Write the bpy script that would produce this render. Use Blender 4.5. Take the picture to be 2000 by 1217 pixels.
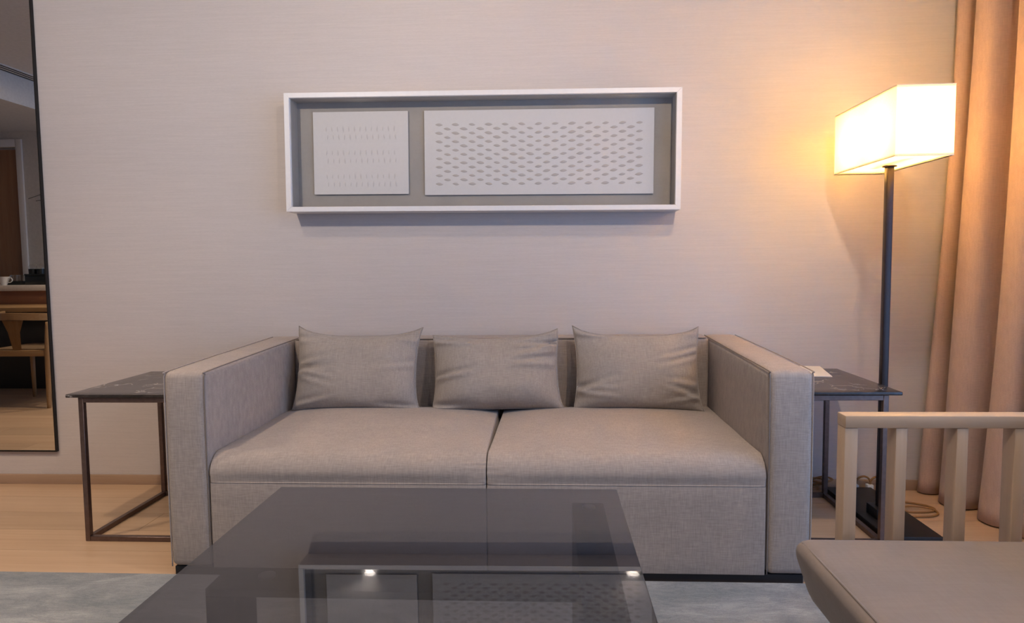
import bpy, bmesh, math, random
from mathutils import Vector, Matrix, noise as mnoise

for o in list(bpy.data.objects):
    bpy.data.objects.remove(o, do_unlink=True)
SC = bpy.context.scene
COL = SC.collection
R = math.radians

# ------------------------------------------------------------------ camera
def make_camera():
    p, yaw, roll = R(3.97), R(3.07), R(-0.59)
    cy, sy, cp, sp = math.cos(yaw), math.sin(yaw), math.cos(p), math.sin(p)
    fwd = Vector((-sy*cp, cy*cp, -sp)); right = Vector((cy, sy, 0)); up = right.cross(fwd)
    c, s = math.cos(roll), math.sin(roll)
    r2 = c*right + s*up; u2 = -s*right + c*up
    m = Matrix.Identity(4)
    for i in range(3):
        m[i][0] = r2[i]; m[i][1] = u2[i]; m[i][2] = -fwd[i]
    m[2][3] = 1.05
    cd = bpy.data.cameras.new('camera'); cam = bpy.data.objects.new('camera', cd); COL.objects.link(cam)
    cam.matrix_world = m
    cd.sensor_width = 36; cd.lens = 1308/2000*36; cd.clip_start = 0.02
    SC.camera = cam
make_camera()

# ------------------------------------------------------------------ world, window light, exposure
W = bpy.data.worlds.new('world'); SC.world = W; W.use_nodes = True
bg = W.node_tree.nodes['Background']
bg.inputs['Color'].default_value = (0.29, 0.51, 1.0, 1); bg.inputs['Strength'].default_value = 4.7
SC.view_settings.view_transform = 'Standard'
try: SC.view_settings.look = 'None'
except Exception: pass
SC.view_settings.exposure = 0.06
SC.view_settings.gamma = 1.0
SC.view_settings.use_curve_mapping = False
SC.cycles.sample_clamp_indirect = 30.0
SC.cycles.max_bounces = 9; SC.cycles.diffuse_bounces = 3

WIN = dict(x=2.1, y0=-1.7, y1=2.0, z0=0.12, z1=2.40)      # the glazed opening in the right wall
def portal():
    ld = bpy.data.lights.new('window_portal', 'AREA'); ld.shape = 'RECTANGLE'
    ld.size = WIN['y1']-WIN['y0']; ld.size_y = WIN['z1']-WIN['z0']
    ld.cycles.is_portal = True
    o = bpy.data.objects.new('window_portal', ld); COL.objects.link(o)
    o.location = (WIN['x']+0.16, (WIN['y0']+WIN['y1'])/2, (WIN['z0']+WIN['z1'])/2)
    m = Matrix(((0, 0, 1), (1, 0, 0), (0, 1, 0)))          # light points to -x
    o.rotation_euler = m.to_euler()
portal()
CEIL = 2.65
YW = 3.112          # face of the papered wall behind the sofa
DOWN_W = 128; DOWN_COL = (1.0, 0.89, 0.80)
WARM_W = 60; WARM_COL = (1.0, 0.79, 0.60)

# ------------------------------------------------------------------ helpers: objects
def tag(o, label=None, cat=None, group=None, kind=None):
    if label: o['label'] = label
    if cat: o['category'] = cat
    if group: o['group'] = group
    if kind: o['kind'] = kind
    return o
def empty(name, loc=(0, 0, 0), rz=0.0, label=None, cat=None, group=None):
    o = bpy.data.objects.new(name, None); COL.objects.link(o)
    o.location = loc; o.rotation_euler = (0, 0, rz); o.empty_display_size = 0.05
    return tag(o, label, cat, group)
def obj(name, me, mt=None, parent=None):
    o = bpy.data.objects.new(name, me); COL.objects.link(o)
    if mt is not None and not me.materials: me.materials.append(mt)
    if parent is not None: o.parent = parent
    return o
def to_mesh(name, bm, smooth=False, autosmooth=None):
    bmesh.ops.recalc_face_normals(bm, faces=bm.faces)
    me = bpy.data.meshes.new(name); bm.to_mesh(me); bm.free()
    if smooth:
        for p in me.polygons: p.use_smooth = True
        if autosmooth: me.set_sharp_from_angle(angle=R(autosmooth))
    return me
def pmesh(name, V, F, smooth=True, recalc=True):
    me = bpy.data.meshes.new(name); me.from_pydata([tuple(v) for v in V], [], F); me.update()
    if recalc:
        bm = bmesh.new(); bm.from_mesh(me); bmesh.ops.recalc_face_normals(bm, faces=bm.faces); bm.to_mesh(me); bm.free()
    if smooth:
        for p in me.polygons: p.use_smooth = True
    return me
def add_box(bm, lo, hi, bev=0.0, seg=2):
    ret = bmesh.ops.create_cube(bm, size=1.0)
    vs = ret['verts']
    for v in vs:
        v.co = Vector([lo[i] + (v.co[i]+0.5)*(hi[i]-lo[i]) for i in range(3)])
    if bev > 0:
        es = list({e for v in vs for e in v.link_edges})
        bmesh.ops.bevel(bm, geom=es, offset=bev, segments=seg, profile=0.5, affect='EDGES')
    return vs
def box(name, lo, hi, mt, parent=None, bev=0.0, seg=2):
    bm = bmesh.new(); add_box(bm, lo, hi, bev, seg)
    return obj(name, to_mesh(name, bm, bev > 0, 40), mt, parent)
def boxes(name, lst, mt, parent=None, bev=0.0):
    bm = bmesh.new()
    for lo, hi in lst: add_box(bm, lo, hi, bev)
    return obj(name, to_mesh(name, bm, bev > 0, 40), mt, parent)
def samples(lo, hi, r, n):
    L = [lo, lo+0.22*r, lo+0.55*r, lo+r]; H = [hi-r, hi-0.55*r, hi-0.22*r, hi]
    mid = [lo+r + (hi-lo-2*r)*i/n for i in range(1, n)]
    return L + mid + H
def soft_box(name, lo, hi, r, n=(6, 6, 6), disp=None, flat=False, axes=None):
    ax = [(axes or {}).get(i) or samples(lo[i], hi[i], r, n[i]) for i in range(3)]
    N = [len(a)-1 for a in ax]; idx = {}; V = []; F = []
    def vid(i, j, k):
        key = (i, j, k)
        if key not in idx:
            p = Vector((ax[0][i], ax[1][j], ax[2][k]))
            q = Vector([min(max(p[a], lo[a]+r), hi[a]-r) for a in range(3)])
            if flat: q.z = min(p.z, hi[2]-r)
            d = p - q
            if d.length > 1e-9: p = q + d.normalized()*r
            if disp: p = disp(p)
            idx[key] = len(V); V.append(p)
        return idx[key]
    for j in range(N[1]):
        for k in range(N[2]):
            for i in (0, N[0]):
                F.append((vid(i, j, k), vid(i, j+1, k), vid(i, j+1, k+1), vid(i, j, k+1)))
    for i in range(N[0]):
        for k in range(N[2]):
            for j in (0, N[1]):
                F.append((vid(i, j, k), vid(i+1, j, k), vid(i+1, j, k+1), vid(i, j, k+1)))
    for i in range(N[0]):
        for j in range(N[1]):
            for k in (0, N[2]):
                F.append((vid(i, j, k), vid(i+1, j, k), vid(i+1, j+1, k), vid(i, j+1, k)))
    return pmesh(name, V, F)
def tube_data(pts, rad, seg=8, closed=False):
    """sweep a circle (or list of radii) along points"""
    pts = [Vector(p) for p in pts]; n = len(pts); V = []; F = []
    prev = None
    for i, p in enumerate(pts):
        a = pts[(i-1) % n] if (closed or i > 0) else p
        b = pts[(i+1) % n] if (closed or i < n-1) else p
        t = (b-a).normalized()
        if prev is None:
            ref = Vector((0, 0, 1)) if abs(t.z) < 0.9 else Vector((1, 0, 0))
            u = t.cross(ref).normalized()
        else:
            u = (prev - t*prev.dot(t)).normalized()
        prev = u; w = t.cross(u)
        rr = rad[i] if isinstance(rad, (list, tuple)) else rad
        for s in range(seg):
            an = 2*math.pi*s/seg
            V.append(p + (u*math.cos(an) + w*math.sin(an))*rr)
    m = n if closed else n-1
    for i in range(m):
        for s in range(seg):
            F.append((i*seg+s, i*seg+(s+1) % seg, ((i+1) % n)*seg+(s+1) % seg, ((i+1) % n)*seg+s))
    if not closed:
        F.append(tuple(range(seg))); F.append(tuple((n-1)*seg+s for s in range(seg)))
    return V, F
def tube(name, pts, rad, mt, parent=None, seg=8, closed=False):
    V, F = tube_data(pts, rad, seg, closed)
    return obj(name, pmesh(name, V, F), mt, parent)
def tubes(name, lst, rad, mt, parent=None, seg=6):
    V = []; F = []
    for pts in lst:
        v, f = tube_data(pts, rad, seg); o = len(V)
        V += v; F += [tuple(i+o for i in q) for q in f]
    return obj(name, pmesh(name, V, F), mt, parent)
def lathe(name, prof, mt, parent=None, seg=24, loc=(0, 0, 0)):
    V = []; F = []; n = len(prof)
    for i in range(seg):
        a = 2*math.pi*i/seg
        for r, z in prof: V.append((loc[0]+r*math.cos(a), loc[1]+r*math.sin(a), loc[2]+z))
    for i in range(seg):
        for k in range(n-1):
            F.append((i*n+k, ((i+1) % seg)*n+k, ((i+1) % seg)*n+k+1, i*n+k+1))
    bm = bmesh.new(); me = pmesh(name, V, F, recalc=False); bm.from_mesh(me)
    bmesh.ops.remove_doubles(bm, verts=bm.verts, dist=1e-6)
    bmesh.ops.holes_fill(bm, edges=bm.edges, sides=0) if False else None
    me2 = to_mesh(name, bm, True, 45)
    return obj(name, me2, mt, parent)
def catmull(pts, k=8):
    P = [Vector(p) for p in pts]; out = []
    for i in range(len(P)-1):
        p0 = P[max(i-1, 0)]; p1 = P[i]; p2 = P[i+1]; p3 = P[min(i+2, len(P)-1)]
        for s in range(k):
            t = s/k
            out.append(0.5*((2*p1)+(p2-p0)*t+(2*p0-5*p1+4*p2-p3)*t*t+(3*p1-p0-3*p2+p3)*t**3))
    out.append(P[-1]); return out

# ------------------------------------------------------------------ helpers: materials
def lk(nt, a, b): nt.links.new(a, b)
def base_mat(name, col, rough=0.6, metal=0.0, spec=0.5):
    m = bpy.data.materials.new(name); m.use_nodes = True
    b = m.node_tree.nodes['Principled BSDF']
    b.inputs['Base Color'].default_value = (*col, 1); b.inputs['Roughness'].default_value = rough
    b.inputs['Metallic'].default_value = metal; b.inputs['Specular IOR Level'].default_value = spec
    return m, m.node_tree, b
def noise_node(nt, scale_vec, scale=1.0, detail=3.0, coord='Object', rough=0.55, dist=0.0, vec=None):
    mp = nt.nodes.new('ShaderNodeMapping'); mp.inputs['Scale'].default_value = scale_vec
    if vec is None:
        tc = nt.nodes.new('ShaderNodeTexCoord'); lk(nt, tc.outputs[coord], mp.inputs['Vector'])
    else: lk(nt, vec, mp.inputs['Vector'])
    n = nt.nodes.new('ShaderNodeTexNoise'); n.inputs['Scale'].default_value = scale
    n.inputs['Detail'].default_value = detail; n.inputs['Roughness'].default_value = rough
    n.inputs['Distortion'].default_value = dist
    lk(nt, mp.outputs['Vector'], n.inputs['Vector'])
    return n
def ramp(nt, src, stops):
    r = nt.nodes.new('ShaderNodeValToRGB'); e = r.color_ramp.elements
    while len(e) < len(stops): e.new(0.5)
    for i, (p, c) in enumerate(stops):
        e[i].position = p; e[i].color = (*c, 1) if len(c) == 3 else c
    lk(nt, src, r.inputs['Fac']); return r
def mix(nt, a, b, fac, mode='MIX'):
    m = nt.nodes.new('ShaderNodeMix'); m.data_type = 'RGBA'; m.blend_type = mode
    for s, v in ((m.inputs[6], a), (m.inputs[7], b)):
        if isinstance(v, tuple): s.default_value = (*v, 1)
        else: lk(nt, v, s)
    if isinstance(fac, (int, float)): m.inputs[0].default_value = fac
    else: lk(nt, fac, m.inputs[0])
    return m.outputs[2]
def bump(nt, b, h, strength, dist=0.002):
    n = nt.nodes.new('ShaderNodeBump'); n.inputs['Strength'].default_value = strength; n.inputs['Distance'].default_value = dist
    lk(nt, h, n.inputs['Height']); lk(nt, n.outputs['Normal'], b.inputs['Normal'])
def math_node(nt, op, a, b=None):
    n = nt.nodes.new('ShaderNodeMath'); n.operation = op
    for i, v in enumerate((a, b)):
        if v is None: continue
        if isinstance(v, (int, float)): n.inputs[i].default_value = v
        else: lk(nt, v, n.inputs[i])
    return n.outputs[0]

def m_plain(name, col, rough=0.6, metal=0.0, spec=0.5, var=0.06, scale=40):
    m, nt, b = base_mat(name, col, rough, metal, spec)
    n = noise_node(nt, (1, 1, 1), scale, 3)
    r = ramp(nt, n.outputs['Fac'], [(0.3, tuple(c*(1-var) for c in col)), (0.7, tuple(min(1, c*(1+var)) for c in col))])
    lk(nt, r.outputs['Color'], b.inputs['Base Color'])
    return m
def m_wallpaper():
    c = (0.615, 0.55, 0.515)
    m, nt, b = base_mat('grasscloth_wallpaper', c, 0.7, 0, 0.25)
    n1 = noise_node(nt, (5, 5, 210), 1.0, 4, rough=0.7)
    n2 = noise_node(nt, (60, 60, 420), 1.0, 2)
    f = math_node(nt, 'ADD', math_node(nt, 'MULTIPLY', n1.outputs['Fac'], 0.65), math_node(nt, 'MULTIPLY', n2.outputs['Fac'], 0.35))
    r = ramp(nt, f, [(0.30, tuple(x*0.93 for x in c)), (0.70, tuple(x*1.06 for x in c))])
    lk(nt, r.outputs['Color'], b.inputs['Base Color'])
    bump(nt, b, f, 0.22, 0.002)
    return m
def m_fabric(name, c, contrast=0.12, sc=1.0, bstr=0.3, rough=0.85):
    m, nt, b = base_mat(name, c, rough, 0, 0.2)
    b.inputs['Sheen Weight'].default_value = 0.15
    n1 = noise_node(nt, (330*sc, 60*sc, 28*sc), 1.0, 2)
    n2 = noise_node(nt, (30*sc, 300*sc, 330*sc), 1.0, 2)
    n3 = noise_node(nt, (7, 7, 7), 1.0, 3)
    f = math_node(nt, 'ADD', math_node(nt, 'MULTIPLY', n1.outputs['Fac'], 0.5), math_node(nt, 'MULTIPLY', n2.outputs['Fac'], 0.5))
    r = ramp(nt, f, [(0.30, tuple(x*(1-contrast*1.4) for x in c)), (0.70, tuple(min(1, x*(1+contrast)) for x in c))])
    r2 = ramp(nt, n3.outputs['Fac'], [(0.3, (0.95, 0.95, 0.95)), (0.7, (1.04, 1.03, 1.02))])
    lk(nt, mix(nt, r.outputs['Color'], r2.outputs['Color'], 1.0, 'MULTIPLY'), b.inputs['Base Color'])
    bump(nt, b, f, bstr, 0.0015)
    return m
def m_wood(name, c1, c2, rough=0.42, axis=0, rand=0.0):
    m, nt, b = base_mat(name, c1, rough, 0, 0.4)
    tc = nt.nodes.new('ShaderNodeTexCoord'); oi = nt.nodes.new('ShaderNodeObjectInfo')
    add = nt.nodes.new('ShaderNodeVectorMath'); add.operation = 'ADD'
    sc = nt.nodes.new('ShaderNodeVectorMath'); sc.operation = 'SCALE'
    comb = nt.nodes.new('ShaderNodeCombineXYZ')
    for i in range(3): lk(nt, oi.outputs['Random'], comb.inputs[i])
    lk(nt, comb.outputs[0], sc.inputs[0]); sc.inputs['Scale'].default_value = 37.0
    lk(nt, tc.outputs['Object'], add.inputs[0]); lk(nt, sc.outputs[0], add.inputs[1])
    s = [26, 26, 26]; s[axis] = 1.6
    n1 = noise_node(nt, tuple(s), 1.0, 5, vec=add.outputs[0], rough=0.6, dist=0.6)
    s2 = [140, 140, 140]; s2[axis] = 5
    n2 = noise_node(nt, tuple(s2), 1.0, 2, vec=add.outputs[0])
    f = math_node(nt, 'ADD', math_node(nt, 'MULTIPLY', n1.outputs['Fac'], 0.7), math_node(nt, 'MULTIPLY', n2.outputs['Fac'], 0.3))
    r = ramp(nt, f, [(0.32, c2), (0.68, c1)])
    col = r.outputs['Color']
    if rand > 0:
        rr = ramp(nt, oi.outputs['Random'], [(0.0, (1-rand, 1-rand, 1-rand)), (1.0, (1+rand*0.6, 1+rand*0.5, 1+rand*0.4))])
        col = mix(nt, col, rr.outputs['Color'], 1.0, 'MULTIPLY')
    lk(nt, col, b.inputs['Base Color']); bump(nt, b, f, 0.06, 0.001)
    return m
def m_marble():
    m, nt, b = base_mat('dark_marble', (0.03, 0.024, 0.022), 0.22, 0, 0.5)
    n1 = noise_node(nt, (9, 9, 9), 1.0, 6, dist=1.2)
    v = nt.nodes.new('ShaderNodeTexVoronoi'); v.feature = 'DISTANCE_TO_EDGE'; v.inputs['Scale'].default_value = 13
    tc = nt.nodes.new('ShaderNodeTexCoord')
    w = mix(nt, tc.outputs['Object'], n1.outputs['Color'], 0.16); lk(nt, w, v.inputs['Vector'])
    vein = ramp(nt, v.outputs['Distance'], [(0.0, (1, 1, 1)), (0.022, (0.35, 0.35, 0.35)), (0.05, (0, 0, 0))])
    n2 = noise_node(nt, (6, 6, 6), 1.0, 2)
    msk = ramp(nt, n2.outputs['Fac'], [(0.50, (0, 0, 0)), (0.62, (1, 1, 1))])
    k = mix(nt, vein.outputs['Color'], msk.outputs['Color'], 1.0, 'MULTIPLY')
    bc = ramp(nt, n1.outputs['Fac'], [(0.35, (0.022, 0.018, 0.017)), (0.7, (0.065, 0.052, 0.048))])
    lk(nt, mix(nt, bc.outputs['Color'], (0.50, 0.46, 0.43), k), b.inputs['Base Color'])
    return m
def m_rug():
    c = (0.30, 0.31, 0.315)
    m, nt, b = base_mat('blue_grey_rug_pile', c, 0.95, 0, 0.1)
    n1 = noise_node(nt, (2.2, 4.5, 1), 1.6, 6, rough=0.65, dist=0.9)
    n2 = noise_node(nt, (380, 380, 380), 1.0, 2)
    n3 = noise_node(nt, (3.0, 16, 1), 1.5, 4, rough=0.7, dist=2.0)
    r = ramp(nt, n1.outputs['Fac'], [(0.34, (0.245, 0.262, 0.270)), (0.50, c), (0.66, (0.395, 0.40, 0.40))])
    r3 = ramp(nt, n3.outputs['Fac'], [(0.44, (1, 1, 1)), (0.50, (0.82, 0.84, 0.86)), (0.56, (1, 1, 1))])
    r2 = ramp(nt, n2.outputs['Fac'], [(0.3, (0.88, 0.88, 0.88)), (0.7, (1.1, 1.1, 1.1))])
    c1 = mix(nt, r.outputs['Color'], r3.outputs['Color'], 1.0, 'MULTIPLY')
    lk(nt, mix(nt, c1, r2.outputs['Color'], 1.0, 'MULTIPLY'), b.inputs['Base Color'])
    bump(nt, b, n2.outputs['Fac'], 0.5, 0.004)
    return m
def m_glass(name, tint, rough=0.0, f0=0.04, gcol=(1, 1, 1)):
    """clear or tinted pane: straight-through transmission plus a mirror coat that grows towards grazing"""
    m = bpy.data.materials.new(name); m.use_nodes = True; nt = m.node_tree; nt.nodes.clear()
    out = nt.nodes.new('ShaderNodeOutputMaterial'); mx = nt.nodes.new('ShaderNodeMixShader')
    tr = nt.nodes.new('ShaderNodeBsdfTransparent'); gl = nt.nodes.new('ShaderNodeBsdfGlossy')
    tr.inputs['Color'].default_value = (*tint, 1); gl.inputs['Color'].default_value = (*gcol, 1); gl.inputs['Roughness'].default_value = rough
    lw = nt.nodes.new('ShaderNodeLayerWeight'); lw.inputs['Blend'].default_value = 0.5
    p5 = math_node(nt, 'POWER', lw.outputs['Facing'], 5.0)
    fac = math_node(nt, 'ADD', math_node(nt, 'MULTIPLY', p5, 1-f0), f0)
    lk(nt, fac, mx.inputs['Fac']); lk(nt, tr.outputs[0], mx.inputs[1]); lk(nt, gl.outputs[0], mx.inputs[2])
    lk(nt, mx.outputs[0], out.inputs['Surface']); return m
def m_emit(name, col, strength):
    m = bpy.data.materials.new(name); m.use_nodes = True; nt = m.node_tree; nt.nodes.clear()
    out = nt.nodes.new('ShaderNodeOutputMaterial'); e = nt.nodes.new('ShaderNodeEmission')
    e.inputs['Color'].default_value = (*col, 1); e.inputs['Strength'].default_value = strength
    lk(nt, e.outputs[0], out.inputs['Surface']); return m
def m_shade(name='lamp_shade_linen', trans=0.46):
    m = bpy.data.materials.new(name); m.use_nodes = True; nt = m.node_tree; nt.nodes.clear()
    out = nt.nodes.new('ShaderNodeOutputMaterial')
    n = noise_node(nt, (260, 260, 260), 1.0, 2)
    r = ramp(nt, n.outputs['Fac'], [(0.3, (0.88, 0.82, 0.66)), (0.7, (0.96, 0.91, 0.76))])
    d = nt.nodes.new('ShaderNodeBsdfDiffuse'); t = nt.nodes.new('ShaderNodeBsdfTranslucent')
    lk(nt, r.outputs['Color'], d.inputs['Color']); lk(nt, r.outputs['Color'], t.inputs['Color'])
    mx = nt.nodes.new('ShaderNodeMixShader'); mx.inputs['Fac'].default_value = trans
    lk(nt, d.outputs[0], mx.inputs[1]); lk(nt, t.outputs[0], mx.inputs[2]); lk(nt, mx.outputs[0], out.inputs['Surface'])
    return m
def m_mirror():
    m = bpy.data.materials.new('silvered_glass'); m.use_nodes = True; nt = m.node_tree; nt.nodes.clear()
    out = nt.nodes.new('ShaderNodeOutputMaterial'); g = nt.nodes.new('ShaderNodeBsdfGlossy')
    g.inputs['Color'].default_value = (0.72, 0.72, 0.70, 1); g.inputs['Roughness'].default_value = 0.0
    lk(nt, g.outputs[0], out.inputs['Surface']); return m

M = dict(
    wall=m_wallpaper(),
    paint=m_plain('white_paint', (0.66, 0.63, 0.60), 0.6),
    ceil=m_plain('ceiling_paint', (0.70, 0.68, 0.66), 0.8),
    plank=m_wood('oak_plank', (0.62, 0.43, 0.275), (0.51, 0.33, 0.20), 0.38, 0, 0.10),
    subfloor=m_plain('dark_subfloor', (0.10, 0.06, 0.035), 0.9),
    skirting=m_wood('oak_skirting', (0.46, 0.31, 0.21), (0.38, 0.25, 0.16), 0.5, 0),
    rug=m_rug(),
    sofa=m_fabric('taupe_linen_weave', (0.40, 0.335, 0.29), 0.16),
    piping=m_plain('taupe_piping', (0.235, 0.19, 0.16), 0.8),
    pillow=m_fabric('light_taupe_linen', (0.385, 0.335, 0.295), 0.15),
    plinth=m_plain('black_plinth', (0.012, 0.013, 0.016), 0.5),
    white=m_plain('white_lacquer', (0.82, 0.79, 0.77), 0.4, var=0.02),
    backing=m_fabric('grey_linen_backing', (0.40, 0.365, 0.325), 0.05, 1.5, 0.1),
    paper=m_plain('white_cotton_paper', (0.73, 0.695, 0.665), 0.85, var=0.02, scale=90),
    relief=m_plain('shaded_paper_relief', (0.53, 0.475, 0.43), 0.9, var=0.05),  # greyer than the paper: shade inside the cuts put into the colour
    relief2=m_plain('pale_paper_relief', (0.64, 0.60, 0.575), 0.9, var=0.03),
    artglass=m_glass('picture_glass', (0.99, 0.99, 0.99), 0.03, 0.04),
    topglass=m_glass('smoked_glass', (0.47, 0.465, 0.485), 0.0, 0.07),
    blackwood=m_wood('black_stained_wood', (0.030, 0.026, 0.028), (0.018, 0.016, 0.017), 0.45, 0),
    bronze=m_plain('bronze_metal', (0.165, 0.115, 0.10), 0.38, 0.75, var=0.12, scale=60),
    marble=m_marble(),
    black=m_plain('black_metal', (0.014, 0.013, 0.013), 0.42, 0.3),
    pole=m_plain('dark_bronze_pole', (0.035, 0.024, 0.022), 0.35, 0.5),
    mirror=m_mirror(),
    shade=m_shade(),
    cover=m_shade('shade_top_cover', 0.75),
    trim=m_plain('shade_trim', (0.85, 0.74, 0.55), 0.8),
    curtain=m_fabric('taupe_curtain_cloth', (0.55, 0.395, 0.325), 0.08, 0.8, 0.25),
    ash=m_wood('pale_ash', (0.60, 0.43, 0.29), (0.52, 0.36, 0.23), 0.42, 0),
    ashv=m_wood('pale_ash_upright', (0.60, 0.43, 0.29), (0.52, 0.36, 0.23), 0.42, 2),
    suede=m_fabric('brown_grey_suede', (0.25, 0.20, 0.17), 0.05, 0.4, 0.15),
    oak=m_wood('golden_oak', (0.42, 0.26, 0.12), (0.32, 0.18, 0.08), 0.42, 0),
    oakv=m_wood('golden_oak_upright', (0.42, 0.26, 0.12), (0.32, 0.18, 0.08), 0.42, 2),
    doorwood=m_wood('brown_door_veneer', (0.40, 0.22, 0.12), (0.33, 0.17, 0.09), 0.45, 2),
    terracotta=m_wood('red_brown_veneer', (0.36, 0.17, 0.09), (0.30, 0.13, 0.07), 0.45, 0),
    stone=m_plain('pale_stone', (0.72, 0.66, 0.60), 0.35),
    darkcab=m_plain('dark_cabinet', (0.028, 0.026, 0.024), 0.5),
    darkplastic=m_plain('black_lacquer', (0.012, 0.014, 0.014), 0.3),
    china=m_plain('white_china', (0.78, 0.76, 0.72), 0.25),
    clear=m_glass('clear_glass', (0.93, 0.94, 0.93), 0.0, 0.08),
    brasscord=m_plain('gold_fabric_cord', (0.30, 0.15, 0.05), 0.6),
    steel=m_plain('brushed_steel', (0.55, 0.54, 0.52), 0.3, 1.0),
    leaflet=m_plain('white_leaflet', (0.80, 0.76, 0.70), 0.7, var=0.03),
    cordseat=m_plain('woven_cord_seat', (0.22, 0.14, 0.075), 0.8),
    twig=m_plain('dark_twig', (0.03, 0.025, 0.02), 0.7),
    grille=m_plain('dark_grille', (0.015, 0.015, 0.015), 0.5),
)
LENS = m_emit('downlight_lens', (1.0, 0.90, 0.80), 400.0)
LENS_FILL = m_emit('warm_fill_lens', (1.0, 0.80, 0.62), 120.0)
BULB = m_emit('warm_bulb', (1.0, 0.55, 0.15), 250.0)

# ================================================================== THE ROOM
XL, XR, YB, YF = -6.6, 2.1, -2.7, YW
def struct(o): return tag(o, kind='structure')
struct(box('wall_back', (XL-0.1, YF, -0.05), (XR+0.15, YF+0.1, CEIL+0.05), M['wall']))
struct(box('wall_left', (XL-0.1, YB-0.1, -0.05), (XL, YF, CEIL+0.05), M['paint']))
struct(box('wall_front', (XL, YB-0.1, -0.05), (XR+0.15, YB, CEIL+0.05), M['paint']))
struct(boxes('wall_right', [
    ((XR, YB, -0.05), (XR+0.15, WIN['y0'], CEIL+0.05)),
    ((XR, WIN['y1'], -0.05), (XR+0.15, YF, CEIL+0.05)),
    ((XR, WIN['y0'], -0.05), (XR+0.15, WIN['y1'], WIN['z0'])),
    ((XR, WIN['y0'], WIN['z1']), (XR+0.15, WIN['y1'], CEIL+0.05))], M['paint']))
struct(box('ceiling', (XL-0.1, YB-0.1, CEIL), (XR+0.15, YF+0.1, CEIL+0.1), M['ceil']))
# window: frame, mullions and three panes
win = struct(empty('window_1', (XR+0.07, (WIN['y0']+WIN['y1'])/2, WIN['z0'])))
def wbox(name, lo, hi, mt):
    o = box(name, (lo[0]-win.location.x, lo[1]-win.location.y, lo[2]-win.location.z),
            (hi[0]-win.location.x, hi[1]-win.location.y, hi[2]-win.location.z), mt, win); return o
fx0, fx1, t = XR+0.04, XR+0.10, 0.05
wbox('window_frame', (fx0, WIN['y0'], WIN['z0']), (fx1, WIN['y1'], WIN['z0']+t), M['darkplastic'])
wbox('window_frame', (fx0, WIN['y0'], WIN['z1']-t), (fx1, WIN['y1'], WIN['z1']), M['darkplastic'])
ws = (WIN['y1']-WIN['y0'])/3
for i in range(4):
    yy = WIN['y0'] + ws*i
    a, b_ = (yy, yy+t) if i == 0 else ((yy-t, yy) if i == 3 else (yy-t/2, yy+t/2))
    wbox('mullion', (fx0, a, WIN['z0']+t), (fx1, b_, WIN['z1']-t), M['darkplastic'])
for i in range(3):
    wbox('pane', (XR+0.066, WIN['y0']+ws*i+t, WIN['z0']+t), (XR+0.072, WIN['y0']+ws*(i+1)-t, WIN['z1']-t), M['clear'])

# floor: sub-floor with real oak planks
floor = struct(box('floor', (XL-0.1, YB-0.1, -0.06), (XR+0.15, YF+0.1, -0.012), M['subfloor']))
random.seed(4)
PW, PL = 0.19, 1.9
def plank_mesh():
    bm = bmesh.new(); add_box(bm, (0, 0, -0.012), (1, PW-0.0016, 0.0), 0)
    return to_mesh('plank', bm)
pm = plank_mesh(); pm.materials.append(M['plank'])
y = YF - PW
row = 0
while y > YB-PW:
    x = XL - random.uniform(0, PL)
    while x < XR:
        x0, x1 = max(x, XL), min(x+PL, XR)
        if x1-x0 > 0.02:
            o = obj('plank', pm, None, floor); o.location = (x0, y, 0); o.scale = (x1-x0-0.0016, 1, 1)
        x += PL
    y -= PW; row += 1
struct(box('baseboard_back', (XL, YF-0.014, 0.0), (XR, YF, 0.047), M['skirting'], bev=0.002))

# bulkhead, soffit and the wall with the door that the mirror shows
BX, SOF, DY = -4.33, 2.41, -0.22
struct(box('wall_bulkhead', (XL, DY, SOF), (BX, YF, CEIL), M['ceil']))
DX1, DX0, DT = -5.205, -6.12, 2.257
struct(boxes('wall_partition', [((DX1, DY-0.12, 0), (BX, DY, CEIL)), ((XL, DY-0.12, 0), (DX0, DY, CEIL)), ((DX0, DY-0.12, DT), (DX1, DY, CEIL))], M['paint']))
door = struct(empty('door_1', ((DX0+DX1)/2, DY-0.06, 0)))
box('door_leaf', (DX0-door.location.x+0.004, -0.03, 0.005), (DX1-door.location.x-0.004, 0.015, DT-0.015), M['doorwood'], door)
kn = lathe('door_knob', [(0, 0), (0.012, 0), (0.012, 0.03), (0.026, 0.04), (0.026, 0.06), (0, 0.066)], M['steel'], door); kn.location = (-0.38, 0.015, 1.0); kn.rotation_euler = (R(-90), 0, 0)
fr = struct(empty('trim_1', ((DX0+DX1)/2, DY, 0)))
for nm, lo, hi in (('door_casing', (DX1-0.0, DY, 0), (DX1+0.062, DY+0.022, DT+0.075)), ('door_casing', (DX0-0.062, DY, 0), (DX0, DY+0.022, DT+0.075)),
                   ('door_casing', (DX0, DY, DT), (DX1, DY+0.022, DT+0.075))):
    box(nm, tuple(lo[i]-fr.location[i] for i in range(3)), tuple(hi[i]-fr.location[i] for i in range(3)), M['white'], fr, bev=0.006)
# linear air grille running along the bulkhead, on the ceiling
gr = empty('air_grille', (BX+0.06, 0.9, CEIL), 0, 'long black slotted air grille in the ceiling, seen in the mirror', 'grille')
box('grille_plate', (-0.055, -1.6, -0.010), (0.055, 2.0, 0.0), M['ceil'], gr)
for k in range(3):
    box('slot_blade', (-0.047+k*0.042, -1.58, -0.014), (-0.037+k*0.042, 1.98, -0.0101), M['grille'], gr)

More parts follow.
